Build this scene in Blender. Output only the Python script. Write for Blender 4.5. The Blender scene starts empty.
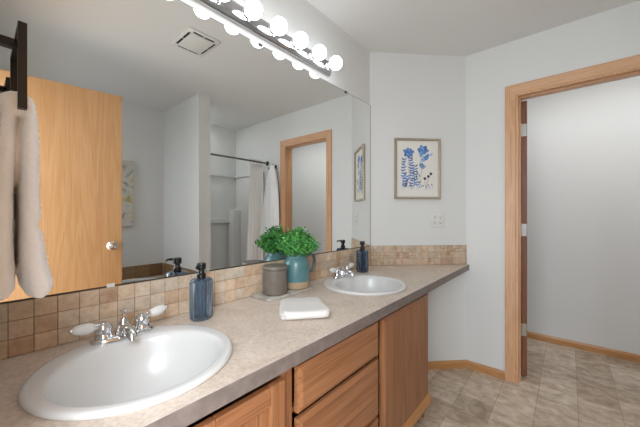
import bpy, bmesh, math, random
from mathutils import Vector, Matrix
PI = math.pi
S = bpy.context.scene
COL = S.collection
random.seed(7)

# ------------------------------------------------------------------ layout constants (metres)
X1, Y1 = 0.0, 1.9445         # mirror wall / diagonal wall corner
X2, Y2 = 0.543, 2.4885       # diagonal wall / door wall corner
CEIL = 2.44
XR = 2.605                   # right wall
YF = 3.487                   # far wall of the next room
ZC = 0.810                   # worktop height
ZS = 0.9597                  # top of tiled splash, bottom of mirror
ZM = 2.030                   # top of mirror
DANG = math.atan2(Y2 - Y1, X2 - X1)
DLEN = math.hypot(X2 - X1, Y2 - Y1)

# ------------------------------------------------------------------ camera
cam_d = bpy.data.cameras.new('camera')
cam = bpy.data.objects.new('camera', cam_d); COL.objects.link(cam)
cam_d.sensor_fit = 'HORIZONTAL'; cam_d.sensor_width = 36.0
cam_d.lens = 292.28 / 640 * 36.0
cam_d.shift_y = (214.58 - 213.5) / 640
cam_d.clip_start = 0.01
cam.location = (1.158, 0.0, 1.198)
cam.rotation_euler = (PI / 2, 0, math.radians(40.431))
S.camera = cam

# ------------------------------------------------------------------ world, exposure
w = bpy.data.worlds.new('world'); S.world = w; w.use_nodes = True
w.node_tree.nodes['Background'].inputs[0].default_value = (0.85, 0.935, 1.0, 1)
w.node_tree.nodes['Background'].inputs[1].default_value = 4.6
S.view_settings.view_transform = 'Standard'
S.view_settings.look = 'None'
S.view_settings.exposure = 0.25
S.view_settings.gamma = 1.0
S.view_settings.use_curve_mapping = False
S.cycles.use_denoising = True
S.cycles.max_bounces = 10
S.cycles.diffuse_bounces = 6
S.cycles.glossy_bounces = 6
S.cycles.transmission_bounces = 8
S.cycles.sample_clamp_indirect = 4.0
S.cycles.caustics_refractive = False
S.cycles.caustics_reflective = True
BULB = 5.2

def area(name, loc, rot, sx, sy, power, col=(1, 1, 1)):
    l = bpy.data.lights.new(name, 'AREA'); l.shape = 'RECTANGLE'; l.size = sx; l.size_y = sy
    l.energy = power; l.color = col
    o = bpy.data.objects.new(name, l); COL.objects.link(o)
    o.location = loc; o.rotation_euler = rot
    return o
# unseen fill lights added for brightness in the hall and the far room
area('hall_added_fill', (2.05, -0.85, 2.25), (Vector((0.25, 0.35, 1.0)) - Vector((2.05, -0.85, 2.25))).to_track_quat('-Z', 'Y').to_euler(), 0.9, 0.9, 40, (0.87, 0.945, 1.0))
area('far_room_added_fill', (1.55, 2.80, 2.425), (0, 0, 0), 1.7, 0.2, 8.5, (0.93, 0.97, 1.0))

area('shower_added_fill', (2.36, 1.72, 2.43), (0, 0, 0), 0.12, 0.12, 2.6, (0.9, 0.96, 1.0))  # unseen fill added to brighten the shower alcove
def portal(name, loc, sx, sy):
    o = area(name, loc, (math.radians(90), 0, 0), sx, sy, 1.0); o.data.cycles.is_portal = True
portal('entry_portal', (1.0, -0.125, 1.02), .84, 2.06)
portal('added_window_portal', (2.10, -0.125, 1.75), .62, .62)

# ------------------------------------------------------------------ materials
def lin(c):
    return tuple(((v / 255) / 12.92 if v / 255 <= 0.04045 else ((v / 255 + 0.055) / 1.055) ** 2.4) for v in c) + (1,)
class NT:
    def __init__(s, name):
        s.m = bpy.data.materials.new(name); s.m.use_nodes = True
        s.t = s.m.node_tree; s.b = s.t.nodes['Principled BSDF']; s.out = s.t.nodes['Material Output']
    def n(s, typ, **kw):
        nd = s.t.nodes.new(typ)
        for k, v in kw.items():
            if k[0] == 'i' and k[1:].isdigit(): nd.inputs[int(k[1:])].default_value = v
            elif hasattr(nd, k): setattr(nd, k, v)
            else: nd.inputs[k.replace('_', ' ')].default_value = v
        return nd
    def l(s, a, b): s.t.links.new(a, b)
    def ramp(s, fac, stops, interp='LINEAR'):
        r = s.n('ShaderNodeValToRGB'); r.color_ramp.interpolation = interp
        e = r.color_ramp.elements
        while len(e) < len(stops): e.new(0.5)
        for i, (p, c) in enumerate(stops): e[i].position = p; e[i].color = lin(c)
        s.l(fac, r.inputs[0]); return r.outputs[0]
    def coord(s, kind='Object', scale=(1, 1, 1), rot=(0, 0, 0)):
        tc = s.n('ShaderNodeTexCoord'); mp = s.n('ShaderNodeMapping')
        mp.inputs['Scale'].default_value = scale; mp.inputs['Rotation'].default_value = rot
        s.l(tc.outputs[kind], mp.inputs[0]); return mp.outputs[0]
    def bump(s, h, strength=0.2, dist=0.002):
        b = s.n('ShaderNodeBump'); b.inputs['Strength'].default_value = strength; b.inputs['Distance'].default_value = dist
        s.l(h, b.inputs['Height']); s.l(b.outputs[0], s.b.inputs['Normal'])
    def set(s, **kw):
        for k, v in kw.items(): s.b.inputs[k.replace('_', ' ')].default_value = v
        return s

def plain(name, col, rough=0.5, metal=0.0, noise=0.0, nscale=40, bump=0.0, bdist=0.001, **kw):
    t = NT(name); t.set(Base_Color=lin(col), Roughness=rough, Metallic=metal, **kw)
    if noise or bump:
        no = t.n('ShaderNodeTexNoise', Scale=nscale, Detail=4.0); t.l(t.coord(), no.inputs['Vector'])
        if noise:
            a = tuple(max(0, v * (1 - noise)) for v in col); b = tuple(min(255, v * (1 + noise)) for v in col)
            t.l(t.ramp(no.outputs[0], [(0.3, a), (0.7, b)]), t.b.inputs['Base Color'])
        if bump: t.bump(no.outputs[0], bump, bdist)
    return t.m

def wood(name, dark, mid, light, axis='Z', rough=0.38, scale=1.0):
    # grain runs along axis, on object coordinates
    t = NT(name); t.set(Roughness=rough)
    st = {'X': (0.6, 9, 9), 'Y': (9, 0.6, 9), 'Z': (9, 9, 0.6)}[axis]
    st = tuple(v * scale for v in st)
    c1 = t.coord('Object', st)
    warp = t.n('ShaderNodeTexNoise', Scale=1.2, Detail=3.0, Distortion=0.8); t.l(c1, warp.inputs['Vector'])
    sc = t.n('ShaderNodeMath', operation='MULTIPLY', i1=46.0); t.l(warp.outputs[0], sc.inputs[0])
    sn = t.n('ShaderNodeMath', operation='SINE'); t.l(sc.outputs[0], sn.inputs[0])
    hf = t.n('ShaderNodeMath', operation='MULTIPLY_ADD', i1=0.5, i2=0.5); t.l(sn.outputs[0], hf.inputs[0])
    st2 = {'X': (4, 190, 190), 'Y': (190, 4, 190), 'Z': (190, 190, 4)}[axis]
    fine = t.n('ShaderNodeTexNoise', Scale=1.0, Detail=3.0); t.l(t.coord('Object', st2), fine.inputs['Vector'])
    mx = t.n('ShaderNodeMath', operation='MULTIPLY_ADD', i1=0.19); t.l(hf.outputs[0], mx.inputs[0])
    f2 = t.n('ShaderNodeMath', operation='MULTIPLY', i1=0.78); t.l(fine.outputs[0], f2.inputs[0]); t.l(f2.outputs[0], mx.inputs[2])
    t.l(t.ramp(mx.outputs[0], [(0.15, dark), (0.45, mid), (0.8, light)]), t.b.inputs['Base Color'])
    t.bump(fine.outputs[0], 0.15, 0.0006)
    return t.m

M = {}
M['wall'] = plain('wall_paint', (224, 224, 222), 0.6, bump=0.12, nscale=160, bdist=0.0006)
M['ceil'] = plain('ceiling_paint', (226, 225, 223), 0.8, bump=0.2, nscale=120, bdist=0.001)
M['porcelain'] = plain('porcelain', (212, 211, 210), 0.24, Coat_Weight=0.05)
M['fibreglass'] = plain('fibreglass', (232, 232, 230), 0.25)
M['chrome'] = plain('chrome', (225, 226, 228), 0.07, 1.0)
M['brushed'] = plain('satin_nickel', (196, 194, 190), 0.28, 1.0)
M['black'] = plain('black_metal', (9, 9, 10), 0.3)
M['blackpl'] = plain('black_plastic', (14, 14, 15), 0.28)
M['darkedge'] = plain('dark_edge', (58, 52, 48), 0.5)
M['whiteplastic'] = plain('white_plastic', (226, 225, 220), 0.35)
M['slot'] = plain('dark_slot', (35, 34, 33), 0.8)
M['terry'] = plain('terry_cotton', (252, 253, 254), 0.95, bump=0.5, nscale=420, bdist=0.002, Sheen_Weight=0.3)
M['cloth'] = plain('white_cloth', (222, 219, 216), 0.9, bump=0.6, nscale=160, bdist=0.002)
M['curtain'] = plain('curtain_cloth', (246, 245, 243), 0.85, bump=0.2, nscale=300, bdist=0.001)
M['oak_z'] = wood('oak_cabinet_upright', (112, 72, 46), (152, 103, 68), (174, 124, 87), 'Z')
M['oak_y'] = wood('oak_cabinet_level', (112, 72, 46), (152, 103, 68), (174, 124, 87), 'Y')
M['trim_z'] = wood('oak_trim_upright', (186, 136, 98), (210, 162, 122), (222, 178, 140), 'Z', 0.35, 1.6)
M['trim_x'] = wood('oak_trim_level', (186, 136, 98), (210, 162, 122), (222, 178, 140), 'X', 0.35, 1.6)
M['base_x'] = wood('oak_baseboard', (160, 108, 62), (190, 137, 86), (204, 152, 100), 'X', 0.35, 1.6)
M['door_z'] = wood('oak_door_veneer', (166, 117, 70), (180, 134, 88), (190, 148, 104), 'Z', 0.4, 0.8)
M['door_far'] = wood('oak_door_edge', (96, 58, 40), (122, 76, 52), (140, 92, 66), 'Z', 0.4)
M['frame'] = plain('champagne_frame', (172, 158, 140), 0.35, 0.35, noise=0.06, nscale=60)
M['mat'] = plain('picture_mat', (232, 228, 220), 0.8)
M['teal'] = plain('teal_glaze', (82, 122, 126), 0.38, noise=0.07, nscale=14, Coat_Weight=0.2)
M['bisque'] = plain('bare_clay', (176, 152, 124), 0.8, noise=0.05, nscale=60)
M['greyhandle'] = plain('handle_glaze', (74, 90, 96), 0.35)
M['taupe'] = plain('taupe_ceramic', (112, 104, 95), 0.45, noise=0.05, nscale=30)
M['soil'] = plain('moss', (50, 58, 30), 0.95)
M['stem'] = plain('plant_stem', (70, 100, 45), 0.7)

def leafm(name, col):
    return plain(name, col, 0.5, noise=0.16, nscale=25)
M['leaf1'] = leafm('leaf_bright', (108, 180, 84)); M['leaf2'] = leafm('leaf_mid', (62, 144, 66)); M['leaf3'] = leafm('leaf_dark', (38, 102, 54))

def mirror_mat():
    t = NT('mirror_glass'); t.set(Base_Color=(0.89, 0.90, 0.89, 1), Metallic=1.0, Roughness=0.0); return t.m
M['mirror'] = mirror_mat()

def glass(name, col, rough=0.04):
    t = NT(name); t.set(Base_Color=lin(col), Roughness=rough, Transmission_Weight=0.92, IOR=1.45); return t.m
M['blueglass'] = glass('blue_ribbed_glass', (166, 192, 220))
M['navyglass'] = glass('navy_ribbed_glass', (128, 154, 186), 0.06)

def bulbm():
    t = NT('lit_bulb'); t.set(Base_Color=(1, 1, 1, 1), Emission_Color=(0.88, 0.945, 1.0, 1), Emission_Strength=BULB); return t.m
M['bulb'] = bulbm()

def laminate():
    t = NT('stone_look_laminate'); t.set(Roughness=0.42)
    c = t.coord('Object')
    n1 = t.n('ShaderNodeTexNoise', Scale=9.0, Detail=8.0, Roughness=0.65, Distortion=1.0); t.l(c, n1.inputs['Vector'])
    base = t.ramp(n1.outputs[0], [(0.30, (198, 180, 166)), (0.52, (212, 197, 184)), (0.74, (222, 209, 198))])
    n2 = t.n('ShaderNodeTexNoise', Scale=14.0, Detail=6.0, Roughness=0.6, Distortion=2.2); t.l(c, n2.inputs['Vector'])
    vein = t.ramp(n2.outputs[0], [(0.485, (0, 0, 0)), (0.50, (150, 150, 150)), (0.515, (0, 0, 0))])
    mx = t.n('ShaderNodeMix', data_type='RGBA'); t.l(vein, mx.inputs[0]); t.l(base, mx.inputs[6]); mx.inputs[7].default_value = lin((222, 212, 200))
    n3 = t.n('ShaderNodeTexNoise', Scale=90.0, Detail=3.0); t.l(c, n3.inputs['Vector'])
    sp = t.ramp(n3.outputs[0], [(0.35, (225, 220, 215)), (0.6, (255, 255, 255))])
    mu = t.n('ShaderNodeMix', data_type='RGBA', blend_type='MULTIPLY'); mu.inputs[0].default_value = 0.6
    t.l(mx.outputs[2], mu.inputs[6]); t.l(sp, mu.inputs[7]); t.l(mu.outputs[2], t.b.inputs['Base Color'])
    return t.m
M['laminate'] = laminate()
M['lam_edge'] = plain('laminate_edge_darker', (122, 112, 108), 0.45, noise=0.09, nscale=34)  # front edge face, coloured darker than the worktop top

def tile(name, stops):
    # each tile carries its own constant UV, so white noise gives one colour per tile
    t = NT(name); t.set(Roughness=0.5)
    uv = t.n('ShaderNodeUVMap'); wn = t.n('ShaderNodeTexWhiteNoise', noise_dimensions='2D'); t.l(uv.outputs[0], wn.inputs['Vector'])
    col = t.ramp(wn.outputs[0], stops)
    n1 = t.n('ShaderNodeTexNoise', Scale=38.0, Detail=6.0, Roughness=0.7); t.l(t.coord(), n1.inputs['Vector'])
    sp = t.ramp(n1.outputs[0], [(0.32, (220, 214, 208)), (0.62, (255, 255, 255))])
    mu = t.n('ShaderNodeMix', data_type='RGBA', blend_type='MULTIPLY'); mu.inputs[0].default_value = 0.9
    t.l(col, mu.inputs[6]); t.l(sp, mu.inputs[7]); t.l(mu.outputs[2], t.b.inputs['Base Color'])
    t.bump(n1.outputs[0], 0.3, 0.001)
    return t.m
M['tile'] = tile('travertine_tile', [(0.0, (188, 156, 128)), (0.2, (208, 180, 152)), (0.45, (222, 198, 172)), (0.65, (214, 190, 164)), (0.85, (198, 188, 174)), (1.0, (228, 210, 188))])
M['tubtile'] = tile('brown_slate_tile', [(0.0, (120, 88, 58)), (0.5, (150, 116, 82)), (1.0, (170, 140, 104))])
M['grout'] = plain('grout', (150, 128, 106), 0.9)
M['tubdeck'] = plain('tub_deck_top', (190, 172, 144), 0.4, noise=0.06, nscale=12)

def floor_mat():
    t = NT('stone_look_vinyl'); t.set(Roughness=0.36)
    c = t.coord('Object', (1, 1, 1), (0, 0, math.radians(90)))
    br = t.n('ShaderNodeTexBrick', offset=0.5, Scale=1.0, Mortar_Size=0.0022, Brick_Width=0.30, Row_Height=0.20, Bias=0.0, Mortar_Smooth=0.5)
    br.inputs['Color1'].default_value = (0, 0, 0, 1); br.inputs['Color2'].default_value = (1, 1, 1, 1); br.inputs['Mortar'].default_value = (0.35, 0.35, 0.35, 1)
    t.l(c, br.inputs['Vector'])
    c2 = t.coord('Object', (8, 10, 1), (0, 0, 0))
    n1 = t.n('ShaderNodeTexNoise', Scale=1.6, Detail=9.0, Roughness=0.66, Distortion=0.5); t.l(c2, n1.inputs['Vector'])
    add = t.n('ShaderNodeMath', operation='MULTIPLY_ADD', i1=0.20); t.l(br.outputs[0], add.inputs[0]); 
    m1 = t.n('ShaderNodeMath', operation='MULTIPLY', i1=0.85); t.l(n1.outputs[0], m1.inputs[0]); t.l(m1.outputs[0], add.inputs[2])
    mm = t.n('ShaderNodeMix', data_type='RGBA'); h_ = t.n('ShaderNodeMath', operation='MULTIPLY', i1=0.6); t.l(br.outputs[1], h_.inputs[0]); t.l(h_.outputs[0], mm.inputs[0]); mm.inputs[7].default_value = lin((138, 119, 102)); t.l(mm.outputs[2], t.b.inputs['Base Color'])
    t.l(t.ramp(add.outputs[0], [(0.25, (132, 110, 88)), (0.42, (170, 149, 127)), (0.55, (196, 177, 156)), (0.72, (222, 207, 190))]), mm.inputs[6])
    t.bump(br.outputs[1], -0.25, 0.001)
    return t.m
M['floor'] = floor_mat()

def marble():
    t = NT('grey_marble'); t.set(Roughness=0.35)
    n = t.n('ShaderNodeTexNoise', Scale=16.0, Detail=7.0, Distortion=1.8); t.l(t.coord(), n.inputs['Vector'])
    t.l(t.ramp(n.outputs[0], [(0.35, (134, 130, 124)), (0.5, (178, 174, 168)), (0.7, (196, 192, 186))]), t.b.inputs['Base Color'])
    return t.m
M['marble'] = marble()

# ------------------------------------------------------------------ mesh helpers
def BM(): return bmesh.new()
def obj(name, bm, mat, parent=None, smooth=False, uv=False):
    me = bpy.data.meshes.new(name)
    bmesh.ops.recalc_face_normals(bm, faces=bm.faces[:])
    bm.to_mesh(me); bm.free()
    for m in (mat if isinstance(mat, (list, tuple)) else [mat]): me.materials.append(m)
    if smooth:
        for p in me.polygons: p.use_smooth = True
        if smooth == 'auto':
            me.set_sharp_from_angle(angle=math.radians(38))
    o = bpy.data.objects.new(name, me); COL.objects.link(o)
    if parent: o.parent = parent
    return o
def tag(o, label, cat, group=None, kind=None):
    if label: o['label'] = label
    if cat: o['category'] = cat
    if group: o['group'] = group
    if kind: o['kind'] = kind
    return o
def thing(name, label, cat, loc=(0, 0, 0), rz=0, group=None):
    o = bpy.data.objects.new(name, None); COL.objects.link(o); o.empty_display_size = 0.05
    o.location = loc; o.rotation_euler = (0, 0, rz)
    return tag(o, label, cat, group)
def struct(name, bm, mat, label=None, **kw):
    o = obj(name, bm, mat, **kw); o['kind'] = 'structure'
    if label: o['label'] = label
    return o
def box(bm, x0, x1, y0, y1, z0, z1, bev=0.0, seg=2, mi=0):
    r = bmesh.ops.create_cube(bm, size=1.0)
    vs = r['verts']
    for v in vs:
        v.co = Vector((x0 + (v.co.x + .5) * (x1 - x0), y0 + (v.co.y + .5) * (y1 - y0), z0 + (v.co.z + .5) * (z1 - z0)))
    fs = {f for v in vs for f in v.link_faces}
    for f in fs: f.material_index = mi
    if bev:
        es = list({e for v in vs for e in v.link_edges})
        bmesh.ops.bevel(bm, geom=es, offset=bev, segments=seg, affect='EDGES', profile=0.5, material=mi)
    return vs
def prism(bm, pts, z0, z1, mi=0, bev=0.0):
    n = len(pts)
    a = [bm.verts.new((p[0], p[1], z0)) for p in pts]; b = [bm.verts.new((p[0], p[1], z1)) for p in pts]
    fs = [bm.faces.new(a[::-1]), bm.faces.new(b)]
    for i in range(n): fs.append(bm.faces.new((a[i], a[(i + 1) % n], b[(i + 1) % n], b[i])))
    for f in fs: f.material_index = mi
    if bev:
        es = list({e for f in fs for e in f.edges})
        bmesh.ops.bevel(bm, geom=es, offset=bev, segments=2, affect='EDGES', material=mi)
def loft(bm, rings, close_start=True, close_end=True, mi=0):
    R = [[bm.verts.new(p) for p in ring] for ring in rings]
    n = len(R[0])
    for i in range(len(R) - 1):
        for j in range(n):
            f = bm.faces.new((R[i][j], R[i][(j + 1) % n], R[i + 1][(j + 1) % n], R[i + 1][j])); f.material_index = mi
    if close_start: bm.faces.new(R[0][::-1]).material_index = mi
    if close_end: bm.faces.new(R[-1]).material_index = mi
    return R
def lathe(bm, prof, seg=32, c=(0, 0, 0), ax='Z', sx=1, sy=1, mi=0):
    rings = []
    for r, z in prof:
        ring = []
        for k in range(seg):
            a = 2 * PI * k / seg; u, v = r * math.cos(a) * sx, r * math.sin(a) * sy
            p = {'Z': (u, v, z), 'X': (z, u, v), 'Y': (u, z, v)}[ax]
            ring.append((p[0] + c[0], p[1] + c[1], p[2] + c[2]))
        rings.append(ring)
    loft(bm, rings, mi=mi)
def tube(bm, pts, rad, seg=12, mi=0, flat=1.0):
    pts = [Vector(p) for p in pts]
    if not isinstance(rad, (list, tuple)): rad = [rad] * len(pts)
    up = Vector((0, 0, 1)); rings = []
    prev = None
    for i, p in enumerate(pts):
        d = (pts[min(i + 1, len(pts) - 1)] - pts[max(i - 1, 0)]).normalized()
        if prev is None:
            a = up if abs(d.z) < 0.9 else Vector((1, 0, 0))
            s = d.cross(a).normalized()
        else:
            s = (prev - d * prev.dot(d)).normalized()
        prev = s
        t = d.cross(s).normalized()
        rings.append([tuple(p + (s * math.cos(2 * PI * k / seg) + t * math.sin(2 * PI * k / seg) * flat) * rad[i]) for k in range(seg)])
    loft(bm, rings, mi=mi)
def xform(bm, mat, verts=None):
    bmesh.ops.transform(bm, matrix=mat, verts=verts or bm.verts[:])

# ------------------------------------------------------------------ the room shell
T = 0.117
bm = BM(); box(bm, -0.1, 3.1, -1.6, YF + .1, -0.06, 0.0); struct('floor', bm, M['floor'], 'stone look sheet vinyl floor in mottled beige and brown')
bm = BM(); box(bm, -0.1, 3.1, -0.118, YF + .1, CEIL, CEIL + .06); struct('ceiling', bm, M['ceil'])
bm = BM(); box(bm, -0.1, 0.0, -T, Y1, 0, CEIL); struct('wall_mirror', bm, M['wall'])
bm = BM(); prism(bm, [(0, Y1), (X2, Y2), (X2, Y2 + T), (-.1, Y2 + T), (-.1, Y1)], 0, CEIL); struct('wall_diagonal', bm, M['wall'])
# door wall with its opening
OX0, OX1, OZ = 0.871, 1.555, 2.055
bm = BM()
box(bm, X2, OX0, Y2, Y2 + T, 0, CEIL); box(bm, OX1, XR, Y2, Y2 + T, 0, CEIL); box(bm, OX0, OX1, Y2, Y2 + T, OZ, CEIL)
struct('wall_door', bm, M['wall'])
bm = BM(); box(bm, XR, XR + .1, -T, Y2 + T, 0, CEIL); struct('wall_right', bm, M['wall'])
bm = BM(); box(bm, 1.735, XR, 1.472, 1.598, 0, CEIL); struct('wall_partition', bm, M['wall'])
EX0, EX1 = 0.585, 1.425
bm = BM(); box(bm, 0, EX0, -T, 0, 0, CEIL); box(bm, EX1, 1.80, -T, 0, 0, CEIL); box(bm, 2.40, XR, -T, 0, 0, CEIL); box(bm, 1.80, 2.40, -T, 0, 0, 1.45); box(bm, 1.80, 2.40, -T, 0, 2.05, CEIL); box(bm, EX0, EX1, -T, 0, 2.055, CEIL)
struct('wall_entry', bm, M['wall'])
bm = BM(); box(bm, 0.1, 3.0, YF, YF + .1, 0, CEIL); struct('wall_far', bm, M['wall'])
bm = BM(); box(bm, 0.0, 0.1, Y2 + T, YF + .1, 0, CEIL); struct('wall_far_left', bm, M['wall'])
bm = BM(); box(bm, 2.95, 3.05, Y2 + T, YF, 0, CEIL); box(bm, XR + .1, 3.05, Y2 + T - .1, Y2 + T, 0, CEIL); struct('wall_far_right', bm, M['wall'])

# unseen window, added to let daylight in through the entry wall
r_ = bpy.data.objects.new('added_window_1', None); COL.objects.link(r_); r_['kind'] = 'structure'
b = BM()
for q in ((1.80, 1.835, 1.45, 2.05), (2.365, 2.40, 1.45, 2.05), (1.835, 2.365, 1.45, 1.485), (1.835, 2.365, 2.015, 2.05)): box(b, q[0], q[1], -.095, -.045, q[2], q[3], .003, 1)
obj('added_window_frame', b, M['whiteplastic'], r_)
t_ = NT('added_window_pane'); tr_ = t_.n('ShaderNodeBsdfTransparent'); gl_ = t_.n('ShaderNodeBsdfGlossy', Roughness=.05); mx_ = t_.n('ShaderNodeMixShader', i0=.08)
t_.l(tr_.outputs[0], mx_.inputs[1]); t_.l(gl_.outputs[0], mx_.inputs[2]); t_.l(mx_.outputs[0], t_.out.inputs[0])
b = BM(); box(b, 1.835, 2.365, -.072, -.068, 1.485, 2.015); obj('added_window_glass', b, t_.m, r_)
# baseboards
def board(name, p, q, h=0.060, th=0.011, side=1):
    p, q = Vector(p), Vector(q); L = (q - p).length
    bm = BM()
    prof = [(0, 0), (th, 0), (th, h * .72), (th * .55, h * .95), (th * .3, h), (0, h)]
    rings = [[(x, side * -a, b) for a, b in prof] for x in (0, L)]
    loft(bm, rings)
    o = struct(name, bm, M['base_x']); o.location = (p.x, p.y, 0); o.rotation_euler = (0, 0, math.atan2(q.y - p.y, q.x - p.x))
    return o
board('baseboard_diagonal', (X1, Y1), (X2, Y2))
board('baseboard_door_wall', (X2, Y2), (0.806, Y2))
board('baseboard_door_wall_right', (1.62, Y2), (1.80, Y2))
board('baseboard_far', (0.1, YF), (2.95, YF))
board('baseboard_far_left', (0.1, Y2 + T), (0.1, YF))

# casing and jambs of the far doorway (trim)
def casing(name, x0, x1, ztop, y, sgn, wd=0.065, th=0.016):
    # mitred three sided casing, profile steps in thickness; sgn -1 faces -y
    bm = BM()
    prof = [(0, 0), (0, th), (wd * .12, th), (wd * .3, th * .86), (wd * .72, th * .62), (wd * .94, th * .5), (wd, th * .3), (wd, 0)]   # from outer edge inwards
    path = [((x0 - wd), 0, 1, 0), ((x0 - wd), ztop + wd, 1, -1), ((x1 + wd), ztop + wd, -1, -1), ((x1 + wd), 0, -1, 0)]
    rings = []
    for px, pz, dx, dz in path:
        rings.append([(px + dx * a, y + sgn * b, pz + dz * a) for a, b in prof])
    loft(bm, rings)
    return bm
c = struct('trim_1', casing('c', OX0, OX1, OZ, Y2, -1), [M['trim_z'], M['trim_x']], 'oak casing around the far doorway')
c2 = struct('trim_2', casing('c', OX0, OX1, OZ, Y2 + T, 1), [M['trim_z'], M['trim_x']])
for o in (c, c2):
    for p in o.data.polygons:
        if OX0 + .2 < p.center.x < OX1 - .2: p.material_index = 1
bm = BM()
jt = 0.014
box(bm, OX0, OX0 + jt, Y2 - .003, Y2 + T + .003, 0, OZ); box(bm, OX1 - jt, OX1, Y2 - .003, Y2 + T + .003, 0, OZ)
box(bm, OX0 + jt, OX1 - jt, Y2 - .003, Y2 + T + .003, OZ - jt, OZ)
box(bm, OX0 + jt, OX0 + jt + .009, Y2 + .035, Y2 + .070, 0, OZ - jt, .002); box(bm, OX1 - jt - .009, OX1 - jt, Y2 + .035, Y2 + .070, 0, OZ - jt, .002)
box(bm, OX0 + jt + .009, OX1 - jt - .009, Y2 + .035, Y2 + .070, OZ - jt - .009, OZ - jt, .002)
struct('trim_3', bm, M['trim_z'], 'oak jamb and door stop inside the far doorway')
bm = BM(); box(bm, EX0, EX0 + jt, -T - .003, .003, 0, 2.055); box(bm, EX1 - jt, EX1, -T - .003, .003, 0, 2.055); box(bm, EX0, EX1, -T - .003, .003, 2.055 - jt, 2.055)
struct('trim_4', bm, M['trim_z'])

# doors -----------------------------------------------------------------
def knob(parent, x, y, z, sy, mat):
    # round knob on a rose, axis along y, sy = side
    b = BM(); lathe(b, [(.001, 0), (.030, 0), (.032, .004 * sy), (.026, .009 * sy), (.012, .012 * sy), (.010, .030 * sy), (.016, .036 * sy), (.026, .046 * sy), (.0275, .055 * sy), (.022, .063 * sy), (.001, .066 * sy)], 24, (x, y, z), 'Y')
    return obj('door_knob', b, mat, parent, smooth='auto')
def door(name, w_, h, label, loc, rz, mat, edge):
    r = bpy.data.objects.new(name, None); COL.objects.link(r); r.location = loc; r.rotation_euler = (0, 0, rz); r['kind'] = 'structure'; r['label'] = label
    b = BM(); box(b, 0, w_, -.035, 0, 0.012, h, .0015, 1); o = obj('door_leaf', b, [mat, edge], r)
    for p in o.data.polygons:
        if abs(p.normal.x) > .9: p.material_index = 1
    return r
d1 = door('door_1', .652, 2.036, 'oak door opened into the next room, seen along its hinge edge', (OX0 + jt + .005, Y2 + T + .004, 0), math.radians(103), M['door_far'], M['door_far'])
for z in (1.82, 1.085, .35):
    b = BM(); box(b, -.0025, .0, -.032, -.004, z - .045, z + .045, .0006, 1)
    box(b, -.004, -.0005, -.0045, 0.010, z - .045, z + .045)
    tube(b, [(-.006, .001, z - .047), (-.006, .001, z + .047)], .0055, 10)
    for dz in (-.03, 0, .03): lathe(b, [(.0005, 0), (.004, 0), (.003, -.0015), (.0005, -.0015)], 10, (-.0025, -.018, z + dz), 'X')
    obj('hinge', b, M['brushed'], d1, smooth='auto')
knob(d1, .59, 0, .95, 1, M['chrome']); knob(d1, .59, -.035, .95, -1, M['chrome'])
# entry door, folded back beside the camera; seen in the mirror
d2 = door('door_2', .683, 2.050, 'light oak slab door standing open, reflected in the mirror', (1.403, .002, 0), math.radians(97.9), M['door_z'], M['door_z'])
knob(d2, .625, 0, .977, 1, M['chrome']); knob(d2, .625, -.035, .977, -1, M['chrome'])
b = BM(); box(b, .683, .6845, -.030, -.005, .935, 1.02); box(b, .684, .694, -.023, -.012, .968, .986, .002); obj('latch', b, M['brushed'], d2)

# ------------------------------------------------------------------ mirror
t = thing('wall_mirror_glass', 'large frameless wall mirror above the tiled backsplash', 'mirror', (0, 0, ZS))
t.name = 'mirror'
MY0 = 0.004; H = ZM - ZS
bm = BM(); box(bm, .001, .0065, MY0 + .003, Y1 - .004, .004, H - .001); obj('mirror_glass', bm, M['mirror'], t)
bm = BM()
box(bm, .0005, .0075, MY0 + .003, Y1 - .0005, 0.0006, .0045); obj('bottom_dark_strip', bm, M['darkedge'], t)  # thin dark strip along the bottom of the mirror
bm = BM(); box(bm, .0005, .0075, Y1 - .0042, Y1 - .0005, .0045, H); box(bm, .0005, .0072, MY0 + .003, Y1 - .0005, H - .001, H + .0006); obj('ground_edge', bm, plain('ground_glass_edge', (112, 114, 112), .5), t)
for y, z, m in ((.286, .003, 'whiteplastic'), (.62, .003, 'brushed'), (1.12, .003, 'brushed'), (1.62, H, 'darkedge'), (.9, H, 'darkedge')):
    b = BM(); s = 1 if z < .1 else -1
    box(b, .0066, .0105, y - .011, y + .011, z - .004 * s if s > 0 else z - .008, z + .008 if s > 0 else z + .004, .001, 1)
    obj('mirror_clip', b, M[m], t)

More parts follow.
